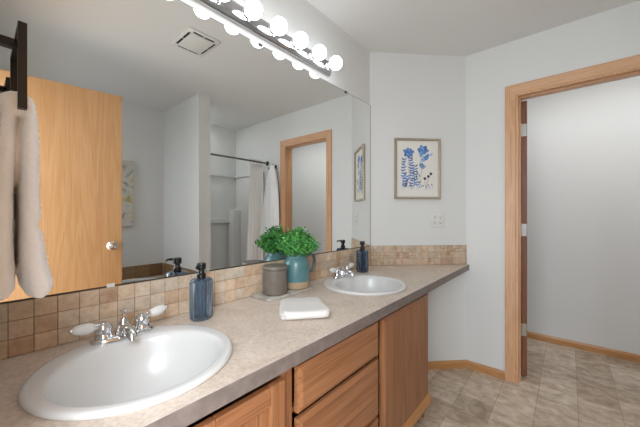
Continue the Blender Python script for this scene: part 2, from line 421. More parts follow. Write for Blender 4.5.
# ------------------------------------------------------------------ vanity lights
FZ, FX, FY0, FY1 = 2.111, 0.030, 0.255, 1.448
t = thing('vanity_light_bar', 'long chrome light bar above the mirror with a row of bare globe bulbs', 'light fixture', (0, 0, 0))
bm = BM()
prof = [(0, -.043), (.012, -.043), (.019, -.041), (.024, -.036), (.0245, -.031), (.0275, -.028), (FX, -.021), (FX, .021), (.0275, .028), (.0245, .031), (.024, .036), (.019, .041), (.012, .043), (0, .043)]
rings = []
for y, k in ((FY0, .55), (FY0 + .008, .85), (FY0 + .02, 1.0), (FY1 - .02, 1.0), (FY1 - .008, .85), (FY1, .55)):
    rings.append([(max(.0005, x * k), y, FZ + z * (.8 + .2 * k)) for x, z in prof])
loft(bm, rings); obj('backplate', bm, plain('soft_chrome', (190, 190, 192), .13, 1.0), t, smooth='auto')
for i in range(8):
    y = 1.403 - .1509 * i
    b = BM(); lathe(b, [(.001, 0), (.026, 0), (.026, .003), (.019, .006), (.0175, .018), (.001, .018)], 24, (FX, y, FZ), 'X'); so = obj('socket', b, M['chrome'], t, smooth='auto')
    b = BM(); lathe(b, [(.001, .015), (.0135, .015), (.0135, .020), (.018, .0235)] + [(.040 * math.sin(a), .058 - .040 * math.cos(a)) for a in [PI * k / 14 for k in range(3, 14)]] + [(.0008, .098)], 24, (FX, y, FZ), 'X')
    obj('globe_bulb', b, M['bulb'], t, smooth=True)['label'] = 'round lit white globe bulb'

# ------------------------------------------------------------------ ceiling vent (seen in the mirror)
t = thing('ceiling_vent', 'white square exhaust fan grille on the bathroom ceiling', 'vent', (.90, 1.022, CEIL))
b = BM(); box(b, -.145, .145, -.115, .115, -.012, 0, .01, 3); obj('grille_frame', b, M['whiteplastic'], t, smooth='auto')
b = BM(); box(b, -.108, .108, -.083, .083, -.019, -.011, .006, 2); obj('cover_plate', b, M['whiteplastic'], t, smooth='auto')
b = BM()
for s in (-1, 1):
    for q0, q1 in ((-.098, -.005), (.005, .098)): box(b, q0, q1, s * .0915 - .0065, s * .0915 + .0065, -.0132, -.0115)
    for q0, q1 in ((-.074, -.005), (.005, .074)): box(b, s * .118 - .007, s * .118 + .007, q0, q1, -.0132, -.0115)
obj('air_slots', b, M['slot'], t)

# ------------------------------------------------------------------ worktop with two cut-outs
SINKS = [(0.2966, 0.2848), (0.2926, 1.3920)]; SR = 0.2297
XF = 0.567
def arc(cx, cy, a, b, n): return [(cx + a * math.cos(2 * PI * k / n), cy + b * math.sin(2 * PI * k / n)) for k in range(n)]
bm = BM()
nx = X2 + .006
out = [(0.001, .003), (XF, .003), (XF, Y2 - .004), (X2 + .004, Y2 - .002), (X2 - .004, Y2 - .006), (0.001, Y1 - .001)]
loops = [out] + [arc(cx, cy, SR * .955, SR * .955, 48) for cx, cy in SINKS]
edges = []
for lp in loops:
    vs = [bm.verts.new((x, y, ZC)) for x, y in lp]
    for i in range(len(vs)): edges.append(bm.edges.new((vs[i], vs[(i + 1) % len(vs)])))
bmesh.ops.triangle_fill(bm, edges=edges, use_beauty=True)
r = bmesh.ops.extrude_face_region(bm, geom=bm.faces[:])
for v in [g for g in r['geom'] if isinstance(g, bmesh.types.BMVert)]: v.co.z = ZC - .042
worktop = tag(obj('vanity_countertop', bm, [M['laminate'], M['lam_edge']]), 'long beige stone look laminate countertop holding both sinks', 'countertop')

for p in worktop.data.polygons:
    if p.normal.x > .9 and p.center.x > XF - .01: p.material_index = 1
# ------------------------------------------------------------------ tiled backsplash strips
def tiles(bm, n, rows, s, th, t0, uvl, lastw=None, seed=0, small=0.0):
    rnd = random.Random(seed)
    g = .0016
    for i in range(n):
        for j in range(rows):
            a0, a1 = i * s, (i + 1) * s
            if lastw and a1 > lastw: a1 = lastw
            if a1 - a0 < .006: continue
            before = set(bm.faces)
            cells = [(a0, a1, j * t0, (j + 1) * t0)]
            if rnd.random() < small:
                m, k = (a0 + a1) / 2, (j + .5) * t0
                cells = [(a0, m, j * t0, k), (m, a1, j * t0, k), (a0, m, k, (j + 1) * t0), (m, a1, k, (j + 1) * t0)]
            for q in cells:
                bf = set(bm.faces)
                box(bm, q[0] + g / 2, q[1] - g / 2, -th + rnd.uniform(-.0004, .0004), -.001, q[2] + g / 2, q[3] - g / 2, .0012, 1)
                u = (rnd.random() * 50, rnd.random() * 50)
                for f in set(bm.faces) - bf:
                    for l in f.loops: l[uvl].uv = u
def splash(name, label, length, loc, rz, mat, rows=3, s=.0502, th=.0095, t0=.0498, seed=1, small=0.0, cap=None):
    t = thing(name, label, 'backsplash', loc, rz)
    b = BM(); box(b, 0, length, -th * .72, -.0006, 0, rows * t0); obj('grout_bed', b, M['grout'], t)
    b = BM(); uvl = b.loops.layers.uv.new('UVMap')
    tiles(b, int(length / s) + 1, rows, s, th, t0, uvl, length, seed, small)
    obj('tile_field', b, mat, t)
    return t
HS = (ZS - ZC - .0012) / 3
splash('tiled_backsplash', 'three row tan stone tile backsplash running below the mirror', Y1 - .012, (.0, .004, ZC + .0006), PI / 2, M['tile'], t0=HS, seed=4).scale = (1, 1, 1)
bs = [o for o in COL.objects if o.name == 'tiled_backsplash'][0]
# facing +x: local -y maps to +x when rotated by +90 degrees
splash('tiled_backsplash', 'short tan tile backsplash on the angled wall below the picture', DLEN - .004, (X1 + .004 * math.cos(DANG), Y1 + .004 * math.sin(DANG), ZC + .0006), DANG, M['tile'], t0=HS, seed=9, small=.35)

# ------------------------------------------------------------------ sinks
def sink(cx, cy, label):
    t = thing('drop_in_sink', label, 'sink', (cx, cy, ZC), 0, 'white round drop-in sinks')
    b = BM(); n = 64; R = SR
    # (centre x offset, radius x, radius y, z)
    rg = [(0, R * .95, R * .95, -.004), (0, R * .99, R * .99, .0004), (0, R, R, .004), (0, R * .995, R * .995, .009), (0, R * .975, R * .975, .0125), (0.001, R * .95, R * .95, .0135),
          (.014, .196, .205, .0125), (.022, .182, .198, .0125), (.024, .177, .193, .0105), (.026, .172, .188, .004), (.027, .168, .184, -.008), (.027, .160, .176, -.035), (.026, .146, .160, -.07), (.024, .120, .134, -.105),
          (.022, .085, .095, -.128), (.02, .045, .05, -.138), (.02, .024, .024, -.141), (.02, .003, .003, -.1415)]
    under = [(.02, .003, .003, -.150), (.022, .09, .10, -.138), (.024, .130, .145, -.112), (.027, .168, .184, -.05), (.02, .18, .19, -.012), (0, R * .94, R * .94, -.008)]
    rings = [[(ox + a * math.cos(2 * PI * k / n), bb * math.sin(2 * PI * k / n), z) for k in range(n)] for ox, a, bb, z in rg + under]
    R_ = loft(b, rings, False, False)
    for j in range(n): b.faces.new((R_[-1][j], R_[-1][(j + 1) % n], R_[0][(j + 1) % n], R_[0][j]))
    obj('basin', b, M['porcelain'], t, smooth=True)
    b = BM(); lathe(b, [(.001, -.141), (.021, -.141), (.021, -.1385), (.016, -.1375), (.013, -.139), (.001, -.1375)], 24, (.02, 0, 0)); obj('drain', b, M['chrome'], t, smooth='auto')
    return t
sink(*SINKS[0], 'nearer round white drop-in sink, in front of the hanging towel')
sink(*SINKS[1], 'farther round white drop-in sink, nearest the angled wall')

# ------------------------------------------------------------------ faucets
def faucet(x, y, label, rz=0.0):
    t = thing('faucet', label, 'faucet', (x, y, ZC + .0132), rz, 'chrome two-handle faucets')
    b = BM(); n = 40; prof = []
    for k in range(n):
        a = 2 * PI * k / n
        px = .031 * math.copysign(abs(math.cos(a)) ** .9, math.cos(a)); py = .083 * math.copysign(abs(math.sin(a)) ** .75, math.sin(a))
        prof.append((px, py))
    loft(b, [[(px * s, py * (1 - (1 - s) * .3), z) for px, py in prof] for s, z in ((1.0, 0), (1.02, .004), (.96, .010), (.80, .0135), (.3, .0145))])
    obj('base_plate', b, M['chrome'], t, smooth='auto')
    b = BM()
    # centre body and low spout reaching over the bowl
    lathe(b, [(.024, .012), (.0235, .018), (.021, .028), (.016, .040), (.010, .050), (.007, .056), (.001, .058)], 24)
    tube(b, [(.0, 0, .022), (.02, 0, .027), (.045, 0, .029), (.066, 0, .026), (.077, 0, .018), (.078, 0, .010)], [.016, .0165, .0165, .0155, .0135, .0125], 16)
    obj('spout', b, M['chrome'], t, smooth='auto')
    b = BM(); tube(b, [(.0, 0, .055), (.0, 0, .074)], .0028, 8); lathe(b, [(.001, .072), (.006, .073), (.0095, .076), (.0095, .081), (.006, .083), (.001, .0835)], 16); obj('lift_rod', b, M['chrome'], t, smooth='auto')
    for s, dy, dx in ((-1, -.92, .10), (1, .90, -.02)):
        b = BM(); lathe(b, [(.0225, .012), (.023, .016), (.0205, .021), (.0195, .034), (.0215, .038), (.0205, .046), (.014, .053), (.011, .058), (.001, .060)], 24, (0, s * .051, 0))
        d = Vector((dx, dy, .10 if s < 0 else .16)).normalized(); c0 = Vector((0, s * .051, .046))
        tube(b, [c0, c0 + d * .02, c0 + d * .027], [.0105, .0095, .0115], 14)
        h = obj('handle_hub', b, M['chrome'], t, smooth='auto')
        b = BM(); tube(b, [c0 + d * v for v in (.024, .030, .042, .056, .068, .074)], [.0105, .0135, .0160, .0150, .0115, .0065], 18); obj('porcelain_lever', b, M['porcelain'], h, smooth=True)['label'] = 'white porcelain lever'
        b = BM(); tube(b, [c0 + d * v for v in (.072, .076, .080, .083)], [.005, .0065, .005, .001], 12); obj('tip_cap', b, M['chrome'], h, smooth=True)
    return t
faucet(.112, .2935, 'chrome two-handle faucet with white levers, on the sink by the hanging towel')
faucet(.108, 1.4400, 'chrome two-handle faucet with white levers, on the sink by the angled wall')

# ------------------------------------------------------------------ soap bottles
def soap(x, y, label, gm, rz, ribs=18):
    t = thing('soap_dispenser', label, 'soap dispenser', (x, y, ZC + .0006), rz, 'blue glass soap dispensers')
    b = BM(); n = ribs * 4; r0 = .0440; hh = .147
    def ring(r, z, amp, r2=1.0): return [((r + amp * math.cos(ribs * 2 * PI * k / n)) * math.cos(2 * PI * k / n), (r + amp * math.cos(ribs * 2 * PI * k / n)) * math.sin(2 * PI * k / n) * .86, z) for k in range(n)]
    rings = [ring(r0 * .86, 0, 0), ring(r0 * .96, .002, .0004), ring(r0, .008, .0022), ring(r0, .03, .0026), ring(r0, hh - .012, .0026), ring(r0 * .985, hh - .005, .0014), ring(r0 * .88, hh, 0), ring(.017, hh + .002, 0), ring(.0145, hh + .004, 0),
             ring(.0145, hh + .012, 0), ring(.011, hh + .012, 0), ring(.011, hh + .002, 0), ring(r0 * .85, hh - .003, 0), ring(r0 - .004, hh - .012, 0), ring(r0 - .004, .012, 0), ring(r0 * .8, .007, 0), ring(.002, .007, 0)]
    loft(b, rings); obj('glass_bottle', b, gm, t, smooth='auto')
    b = BM(); lathe(b, [(.001, hh + .013), (.0165, hh + .004), (.0165, hh + .017), (.012, hh + .021), (.010, hh + .030), (.010, hh + .034), (.001, hh + .034)], 20); col = obj('collar', b, M['blackpl'], t, smooth='auto')
    b = BM(); lathe(b, [(.001, hh + .034), (.0155, hh + .035), (.0165, hh + .038), (.0165, hh + .055), (.015, hh + .059), (.001, hh + .060)], 20)
    tube(b, [(.0, 0, hh + .052), (.026, 0, hh + .053), (.040, 0, hh + .051), (.044, 0, hh + .045)], [.006, .0055, .0045, .004], 10)
    obj('pump_head', b, M['blackpl'], t, smooth='auto')
    b = BM(); tube(b, [(0, 0, .02), (0, 0, hh + .012)], .003, 8); obj('dip_tube', b, M['whiteplastic'], t)
    return t
RB = math.atan2(-.76, .65)
soap(.108, .546, 'clear blue ribbed glass soap bottle with black pump, beside the nearer sink', M['blueglass'], RB)
soap(.088, 1.700, 'dark navy glass soap bottle with black pump, in the corner past the farther sink', M['navyglass'], RB)

# ------------------------------------------------------------------ tray, canister, pitcher, plant
TR = math.radians(0)
b = BM(); box(b, .018, .150, .832, 1.135, ZC + .0006, ZC + .0125, .003, 2)
tag(obj('marble_tray', b, M['marble'], smooth='auto'), 'thin grey marble tray under the canister and pitcher', 'tray')
TZ = ZC + .0131
t = thing('lidded_canister', 'taupe grey ceramic canister with flat lid, on the marble tray', 'canister', (.090, .922, TZ))
b = BM(); lathe(b, [(.001, 0), (.052, 0), (.0565, .003), (.0585, .009), (.0585, .114), (.056, .117), (.001, .117)], 40); obj('canister_body', b, M['taupe'], t, smooth='auto')
b = BM(); lathe(b, [(.001, .117), (.0565, .1175), (.0605, .120), (.0605, .130), (.058, .1335), (.030, .1345), (.001, .1345)], 40); obj('lid', b, M['taupe'], t, smooth='auto')
PC = (.084, 1.072)
t = thing('ceramic_pitcher', 'teal ceramic pitcher with bare clay base and dark loop handle', 'pitcher', (PC[0], PC[1], TZ)); t.scale = (1.05, 1.05, 1.03)
pr = [(.001, 0), (.055, 0), (.060, .003), (.0625, .010), (.0645, .036), (.066, .075), (.0655, .105), (.061, .130), (.050, .146), (.044, .152), (.043, .160), (.047, .170), (.044, .170), (.040, .160), (.041, .150), (.048, .143), (.057, .126), (.060, .1), (.055, .02), (.001, .01)]
b = BM(); lathe(b, [p for p in pr if True], 44); o = obj('pitcher_body', b, [M['teal'], M['bisque']], t, smooth='auto')
for p in o.data.polygons:
    if p.center.z < .034 and math.hypot(p.center.x, p.center.y) > .045 or p.center.z < .006: p.material_index = 1
b = BM(); hd = Vector((.25, .968, 0))
pts = [hd * .052 + Vector((0, 0, .150)), hd * .075 + Vector((0, 0, .163)), hd * .098 + Vector((0, 0, .155)), hd * .108 + Vector((0, 0, .130)), hd * .104 + Vector((0, 0, .098)), hd * .088 + Vector((0, 0, .072)), hd * .064 + Vector((0, 0, .062))]
tube(b, pts, [.009, .0095, .009, .009, .009, .009, .009], 12, flat=.7); obj('handle', b, M['greyhandle'], t, smooth=True)

t = thing('boxwood_plant', 'bushy green small-leaved plant standing in the teal pitcher', 'plant', (PC[0], PC[1], TZ + .12))
def foliage():
    rnd = random.Random(3)
    st = BM(); lv = BM()
    def leaf(p, d, L):
        d = d.normalized(); s = d.cross(Vector((rnd.uniform(-1, 1), rnd.uniform(-1, 1), rnd.uniform(-.2, 1)))).normalized(); nn = d.cross(s)
        w_ = L * .36
        pts = [p, p + d * L * .3 + s * w_ * .85 + nn * .001, p + d * L * .65 + s * w_ * .8 + nn * .0015, p + d * L, p + d * L * .65 - s * w_ * .8 + nn * .0015, p + d * L * .3 - s * w_ * .85 + nn * .001]
        mid = [p + d * L * .3 - nn * .0015, p + d * L * .65 - nn * .0015]
        v = [lv.verts.new(q) for q in pts]; m = [lv.verts.new(q) for q in mid]
        mi = rnd.choice([0, 0, 1, 1, 2])
        for f in ((v[0], v[1], m[0]), (v[1], v[2], m[1], m[0]), (v[2], v[3], m[1]), (v[3], v[4], m[1]), (v[4], v[5], m[0], m[1]), (v[5], v[0], m[0])):
            lv.faces.new(f).material_index = mi
    for i in range(110):
        a = rnd.uniform(0, 2 * PI); sp = rnd.uniform(0, 1) ** .6
        ex = .106 * sp * math.cos(a); ey = .112 * sp * math.sin(a)
        top = Vector((max(ex, -.058) + .012, ey, .050 + .128 * (1 - .62 * sp * sp) * rnd.uniform(.72, 1.08)))
        p0 = Vector((.018 * math.cos(a), .018 * math.sin(a), 0.01))
        mid = Vector((p0.x * 1.6 + top.x * .25, p0.y * 1.6 + top.y * .25, max(.06, top.z * .62)))
        P = [p0.lerp(mid, k / 4).lerp(mid.lerp(top, k / 4), k / 4) for k in range(5)]
        tube(st, P, [.0013, .0012, .001, .0009, .0006], 5)
        for k in range(24):
            f = rnd.uniform(.30, 1.02); q = p0.lerp(mid, min(f, 1)).lerp(mid.lerp(top, min(f, 1)), min(f, 1)) + Vector([rnd.gauss(0, .007) for _ in range(3)])
            if q.z < .045: continue
            if q.x < -.064: q.x = -.064 + rnd.uniform(0, .01)
            d = Vector((rnd.uniform(-1, 1), rnd.uniform(-1, 1), rnd.uniform(-.3, 1.1)))
            if q.x < -.05: d.x = abs(d.x)
            leaf(q, d, rnd.uniform(.011, .018))
    return st, lv
st, lv = foliage()
obj('stems', st, M['stem'], t); obj('foliage', lv, [M['leaf1'], M['leaf2'], M['leaf3']], t)

# ------------------------------------------------------------------ folded washcloth
t = thing('folded_washcloth', 'folded white washcloth lying on the countertop beside the tray', 'cloth', (.333, .864, ZC + .0006), math.radians(-39.6))
def slab(bm, hx, hy, z0, z1, r, amp, seed, nn=18):
    rnd = random.Random(seed); ph = [rnd.uniform(0, 6) for _ in range(4)]
    rings = []
    def sup(k, n, hx, hy):
        a = 2 * PI * k / n; c, s = math.cos(a), math.sin(a)
        return (hx * math.copysign(abs(c) ** .22, c), hy * math.copysign(abs(s) ** .22, s))
    n = 64
    for f, zz in ((.0, z0), (.9, z0), (.985, z0 + (z1 - z0) * .10), (1.0, z0 + (z1 - z0) * .35), (1.0, z0 + (z1 - z0) * .6), (.985, z0 + (z1 - z0) * .84), (.945, z0 + (z1 - z0) * .97), (.88, z1), (.6, z1), (.3, z1), (.02, z1)):
        ring = []
        for k in range(n):
            x, y = sup(k, n, hx, hy); x *= max(f, .02); y *= max(f, .02)
            x *= 1 + .018 * math.sin(y * 60 + ph[2]); y *= 1 + .022 * math.sin(x * 38 + ph[3])
            d = amp * (math.sin(x * 40 + ph[0]) + math.sin(y * 33 + ph[1])) * (zz - z0) / max(z1 - z0, 1e-6)
            ring.append((x, y, zz + d))
        rings.append(ring)
    loft(bm, rings)
def wedge(bm):
    for v in bm.verts: v.co.z *= 1.0 + 2.6 * v.co.x; v.co.y *= 1 + .5 * v.co.x
b = BM(); slab(b, .120, .089, 0, .0100, .004, .0006, 2); wedge(b); xform(b, Matrix.Translation((-.005, -.007, 0))); obj('lower_fold', b, M['cloth'], t, smooth=True)
b = BM(); slab(b, .118, .089, .0102, .0165, .003, .0008, 8); wedge(b); xform(b, Matrix.Translation((-.006, -.004, 0))); obj('middle_fold', b, M['cloth'], t, smooth=True)
b = BM(); slab(b, .127,   .086, .0030, .0232, .004, .0016, 5); wedge(b); obj('upper_fold', b, M['cloth'], t, smooth=True)

# ------------------------------------------------------------------ vanity cabinets
FXf = .524; FD = .545
def slabfront(b, y0, y1, z0, z1):
    # slab with a routed, sloping edge
    e = .016
    rings = [[(FXf, y0, z0), (FXf, y1, z0), (FXf, y1, z1), (FXf, y0, z1)], [(FD - .007, y0, z0), (FD - .007, y1, z0), (FD - .007, y1, z1), (FD - .007, y0, z1)],
             [(FD - .002, y0 + e * .7, z0 + e * .7), (FD - .002, y1 - e * .7, z0 + e * .7), (FD - .002, y1 - e * .7, z1 - e * .7), (FD - .002, y0 + e * .7, z1 - e * .7)],
             [(FD, y0 + e, z0 + e), (FD, y1 - e, z0 + e), (FD, y1 - e, z1 - e), (FD, y0 + e, z1 - e)]]
    loft(b, rings)
def cab(label, y0, y1, st_l, st_r, rb=True):
    t = thing('vanity_cabinet', label, 'cabinet', (0, 0, 0), 0, 'oak vanity cabinets under the countertop')
    b = BM(); th = .016; z1 = ZC - .043
    box(b, .012, FXf - .019, y0, y0 + th, 0.0005, z1); box(b, .012, FXf - .019, y1 - th, y1, .0005, z1)
    box(b, .012, FXf - .019, y0 + th, y1 - th, .10, .116); box(b, .006, .012, y0, y1, .0005, z1)
    obj('carcass', b, M['oak_z'], t)
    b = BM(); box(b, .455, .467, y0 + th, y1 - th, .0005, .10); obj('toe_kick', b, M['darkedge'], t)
    for q0, q1 in ((y0, y0 + st_l), (y1 - st_r, y1)):
        b = BM(); box(b, FXf - .019, FXf, q0, q1, .10, z1, .001, 1); obj('face_stile', b, M['oak_z'], t)
    for q0, q1 in ((.10, .165), (.735, z1)):
        b = BM(); box(b, FXf - .019, FXf - (.001 if q0 < .2 else .013), y0 + st_l, y1 - st_r, q0, q1, .001, 1); obj('face_rail', b, M['oak_y'], t)
    return t
def paneldoor(t, y0, y1, z0, z1, fr=.052):
    d = None
    b = BM(); box(b, FXf + .001, FD - .010, y0 + fr - .003, y1 - fr + .003, z0 + fr - .003, z1 - fr + .003); d = obj('cabinet_door', b, M['oak_z'], t)
    for q0, q1 in ((y0, y0 + fr), (y1 - fr, y1)):
        b = BM(); box(b, FXf + .0005, FD, q0, q1, z0, z1, .003, 2); obj('door_stile', b, M['oak_z'], d)
    for q0, q1 in ((z0, z0 + fr), (z1 - fr, z1)):
        b = BM(); box(b, FXf + .0005, FD - .0003, y0 + fr, y1 - fr, q0, q1, .003, 2); obj('door_rail', b, M['oak_y'], d)
    return d
t = cab('oak vanity cabinet with framed panel doors under the nearer sink', .004, .5945, .03, .0255)
paneldoor(t, .032, .2985, .155, .730); paneldoor(t, .3025, .569, .155, .730)
t = cab('oak drawer cabinet with three slab drawer fronts between the two sinks', .5955, 1.131, .019, .003)
for z0, z1 in ((.600, .742), (.345, .581), (.150, .331)):
    b = BM(); slabfront(b, .624, 1.112, z0, z1); d = obj('drawer_front', b, M['oak_y'], t)
for q0, q1 in ((.583, .600), (.331, .345)):
    b = BM(); box(b, FXf - .034, FXf - .020, .6125, 1.115, q0, q1); obj('drawer_rail', b, M['oak_y'], t)
t = cab('oak vanity cabinet with one wide upright-grain door under the farther sink', 1.132, 1.722, .003, .030)
b = BM(); slabfront(b, 1.146, 1.687, .163, .741); obj('cabinet_door', b, M['oak_z'], t)
b = BM(); 
prof = [(FXf - .001, .100), (FXf + .020, .100), (FXf + .022, .108), (FXf + .018, .140), (FXf + .006, .1585), (FXf - .001, .160)]
loft(b, [[(x, y, z) for x, z in prof] for y in (1.134, 1.7215)]); obj('bottom_rail_lit', b, wood('oak_rail_lit', (172, 116, 66), (196, 140, 86), (208, 156, 102), 'Y', .3), t)  # bottom rail; its lit look is painted in as lighter golden oak

# ------------------------------------------------------------------ framed picture, outlet plate (angled wall)
def on_diag(s, z): return (X1 + s * math.cos(DANG), Y1 + s * math.sin(DANG), z)
t = thing('framed_picture', 'framed blue botanical watercolour on the angled wall above the outlets', 'picture', on_diag(.3715, 1.318), DANG)
HW, HH, FWd = .1815, .465, .017
b = BM()
prof = [(0, -.001), (0, -.020), (.003, -.024), (.008, -.024), (FWd, -.018), (FWd, -.006), (FWd + .004, -.006), (FWd + .004, -.001)]
cor = [(-HW, 0, 1, 1), (HW, 0, -1, 1), (HW, HH, -1, -1), (-HW, HH, 1, -1)]
R_ = []
for x, z, dx, dz in cor + cor[:1]: R_.append([(x + dx * a, y, z + dz * a) for a, y in prof])
loft(b, R_, False, False); bmesh.ops.remove_doubles(b, verts=b.verts[:], dist=1e-5); obj('picture_frame', b, M['frame'], t, smooth='auto')
blues = [(96, 134, 190), (122, 156, 202), (70, 102, 160), (158, 184, 214), (84, 100, 128), (116, 148, 170), (52, 56, 68)]
pm = [M['mat']] + [plain('blue_wash', c, .8, noise=.14, nscale=50) for c in blues]
b = BM(); box(b, -HW + FWd, HW - FWd, -.007, -.0012, FWd, HH - FWd)
LY = [0]
def pleaf(x, z, ang, L, W, mi, n=10):
    LY[0] += 1; yy = -.0073 - (LY[0] % 9) * .00006
    pts = []
    for k in range(n):
        a = 2 * PI * k / n; u = L / 2 + L / 2 * math.cos(a); v = W / 2 * math.sin(a) * (1 - .35 * math.cos(a))
        pts.append((x + u * math.cos(ang) - v * math.sin(ang), yy, z + u * math.sin(ang) + v * math.cos(ang)))
    b.faces.new([b.verts.new(p) for p in pts]).material_index = mi
def pstem(p, q, bend, mi, wd=.0014, n=8):
    LY[0] += 1; yy = -.0072 - (LY[0] % 9) * .00006
    p, q = Vector(p), Vector(q); d = (q - p); nn = Vector((-d.y, d.x)).normalized()
    c = [p + d * (k / n) + nn * bend * math.sin(PI * k / n) for k in range(n + 1)]
    for k in range(n):
        m = nn * wd / 2
        vs = [c[k] - m, c[k + 1] - m, c[k + 1] + m, c[k] + m]
        b.faces.new([b.verts.new((v.x, yy, v.y)) for v in vs]).material_index = mi
    return c
rnd = random.Random(12)
# two large blossoms at the top
for cx_, cz_, sc_, ms in ((-.068, .358, 1.0, (1, 3, 2)), (.040, .372, 1.05, (1, 3, 2))):
    for k, a in enumerate((.2, 1.0, 2.0, 2.9, 3.7, 4.6, 5.6)):
        pleaf(cx_, cz_, a + rnd.uniform(-.2, .2), .044 * sc_ * rnd.uniform(.75, 1.2), .034 * sc_, ms[k % 3])
    pleaf(cx_ - .004, cz_ - .004, .8, .014, .012, 3)
pstem((-.045, .075), (-.068, .35), .012, 5); pstem((.01, .075), (.04, .365), -.014, 5)
# mid leaves on the right
for x, z, a, L, W, mi in ((.030, .285, .9, .070, .034, 4), (.060, .30, 1.0, .06, .03, 1), (.10, .335, .8, .03, .02, 4), (.028, .235, .5, .05, .024, 4), (.052, .25, 2.4, .045, .022, 6)): pleaf(x, z, a, L, W, mi)
pstem((.03, .08), (.062, .30), .02, 6)
# fern-like sprays
for bx, bz, tx, tz, nl, mi in ((-.09, .09, -.105, .30, 10, 1), (-.045, .08, -.055, .31, 12, 3), (.0, .085, -.012, .25, 8, 6), (-.115, .08, -.085, .17, 5, 2)):
    c_ = pstem((bx, bz), (tx, tz), rnd.uniform(-.012, .012), 3, n=nl)
    for k in range(1, nl + 1):
        for s in (-1, 1): pleaf(c_[k].x, c_[k].y, PI / 2 + s * rnd.uniform(.7, 1.3), rnd.uniform(.018, .032), .0115, rnd.choice([mi, mi, 1, 3, 2]))
for cx_, cz_ in ((.088, .175), (.060, .158), (.108, .195)):
    pstem((.075, .075), (cx_, cz_), .008, 7)
    for k in range(6): pleaf(cx_, cz_, k * 1.05, .013, .009, 7)
for k in range(14):
    x = -.12 + .24 * k / 13; pstem((x, .066), (x + rnd.uniform(-.01, .01), .066 + rnd.uniform(.02, .05)), .002, rnd.choice([4, 6, 1]))
    pleaf(x, .08 + rnd.uniform(0, .03), rnd.uniform(.3, 2.6), .018, .006, rnd.choice([1, 3, 5, 6]))
for k in range(8): pleaf(rnd.uniform(-.03, .03), rnd.uniform(.12, .25), rnd.uniform(.4, 2.6), .024, .009, rnd.choice([2, 3, 5, 7]))
me_o = obj('botanical_print', b, pm, t)

t = thing('outlet_plate', 'white double outlet wall plate below the picture', 'outlet', on_diag(.5345, 1.097), DANG)
b = BM(); box(b, -.060, .060, -.007, -.0005, 0, .120, .003, 2); obj('cover_plate', b, M['whiteplastic'], t, smooth='auto')
for sx in (-.023, .023):
    for zz in (.040, .080):
        b = BM(); box(b, sx - .0165, sx + .0165, -.0088, -.006, zz - .0145, zz + .0145, .003, 2); f = obj('receptacle', b, M['whiteplastic'], t, smooth='auto')
        b = BM(); box(b, sx - .0075, sx - .0055, -.0092, -.0086, zz - .002, zz + .0065); box(b, sx + .0055, sx + .0075, -.0092, -.0086, zz - .001, zz + .0055); lathe(b, [(.0004, -.0086), (.0028, -.0086), (.0028, -.0092), (.0004, -.0092)], 10, (sx, 0, zz - .0075), 'Y'); obj('slots', b, M['slot'], f)

# ------------------------------------------------------------------ towel holder and towel
t = thing('towel_ring', 'square black metal towel ring on the side wall above the nearer sink', 'towel holder', (.195, 0.0, 1.417))
b = BM(); box(b, -.028, .028, 0.0008, .009, .135, .20, .002, 1); obj('mount_plate', b, M['black'], t)
b = BM(); box(b, -.012, .012, .009, .066, .160, .178, .0015, 1); obj('mount_post', b, M['black'], t)
b = BM(); w1 = .107
for q in ((-w1, -w1 + .008, 0, .178), (w1 - .008, w1, 0, .178), (-w1 + .008, w1 - .008, 0, .008), (-w1 + .008, w1 - .008, .170, .178)):
    box(b, q[0], q[1], .054, .068, q[2], q[3], .0008, 1)
obj('square_ring', b, M['black'], t)

def voxel(o, size, smooth=6, strength=.004, tex_size=.03, tex2=True):
    m = o.modifiers.new('remesh', 'REMESH'); m.mode = 'VOXEL'; m.voxel_size = size; m.use_smooth_shade = True
    m = o.modifiers.new('smooth', 'SMOOTH'); m.iterations = smooth; m.factor = .6
    tx = bpy.data.textures.new('cloth_waves', 'CLOUDS'); tx.noise_scale = tex_size; tx.noise_depth = 2
    m = o.modifiers.new('waves', 'DISPLACE'); m.texture = tx; m.strength = strength; m.mid_level = .5
    if tex2:
        tx = bpy.data.textures.new('terry_loops', 'CLOUDS'); tx.noise_scale = .006
        m = o.modifiers.new('pile', 'DISPLACE'); m.texture = tx; m.strength = .0035; m.mid_level = .5
# outline of the towel, seen along the bar: (y, z)
def fall(bm, outline_a, outline_b, x_of, nseg=14):
    # outline_a / outline_b: matching lists of (y, z) for the two faces from top to bottom
    rings = []
    for (ya, za), (yb, zb) in zip(outline_a, outline_b):
        x0, x1 = x_of((za + zb) / 2); ring = []
        n = 28; hy = (ya - yb) / 2; cy = (ya + yb) / 2; hx = (x1 - x0) / 2; cx_ = (x0 + x1) / 2; cz_ = (za + zb) / 2; sl = (za - zb) / 2
        for k in range(n):
            a = 2 * PI * k / n; c, s = math.cos(a), math.sin(a)
            u = math.copysign(abs(c) ** .55, c); v = math.copysign(abs(s) ** .75, s)
            ring.append((cx_ + hx * u, cy + hy * v, cz_ + sl * v))
        rings.append(ring)
    loft(bm, rings)
def xo(z):
    k = min(1, max(0, (1.45 - z) / .30)); return (.105 - .035 * k, .288 + .030 * k)
bm = BM()
# fall on the room side of the bar
fall(bm, [(.074, 1.452), (.083, 1.440), (.088, 1.415), (.0915, 1.36), (.091, 1.29), (.0915, 1.21), (.093, 1.192), (.0885, 1.184), (.0875, 1.168), (.0945, 1.160), (.098, 1.135), (.103, 1.10), (.108, 1.070), (.1125, 1.045), (.108, 1.030), (.096, 1.020)],
         [(.061, 1.450), (.060, 1.440), (.060, 1.415), (.059, 1.36), (.058, 1.29), (.0575, 1.21), (.0575, 1.192), (.0585, 1.184), (.0585, 1.168), (.0575, 1.160), (.0575, 1.135), (.058, 1.10), (.060, 1.070), (.063, 1.045), (.066, 1.028), (.075, 1.022)], xo)
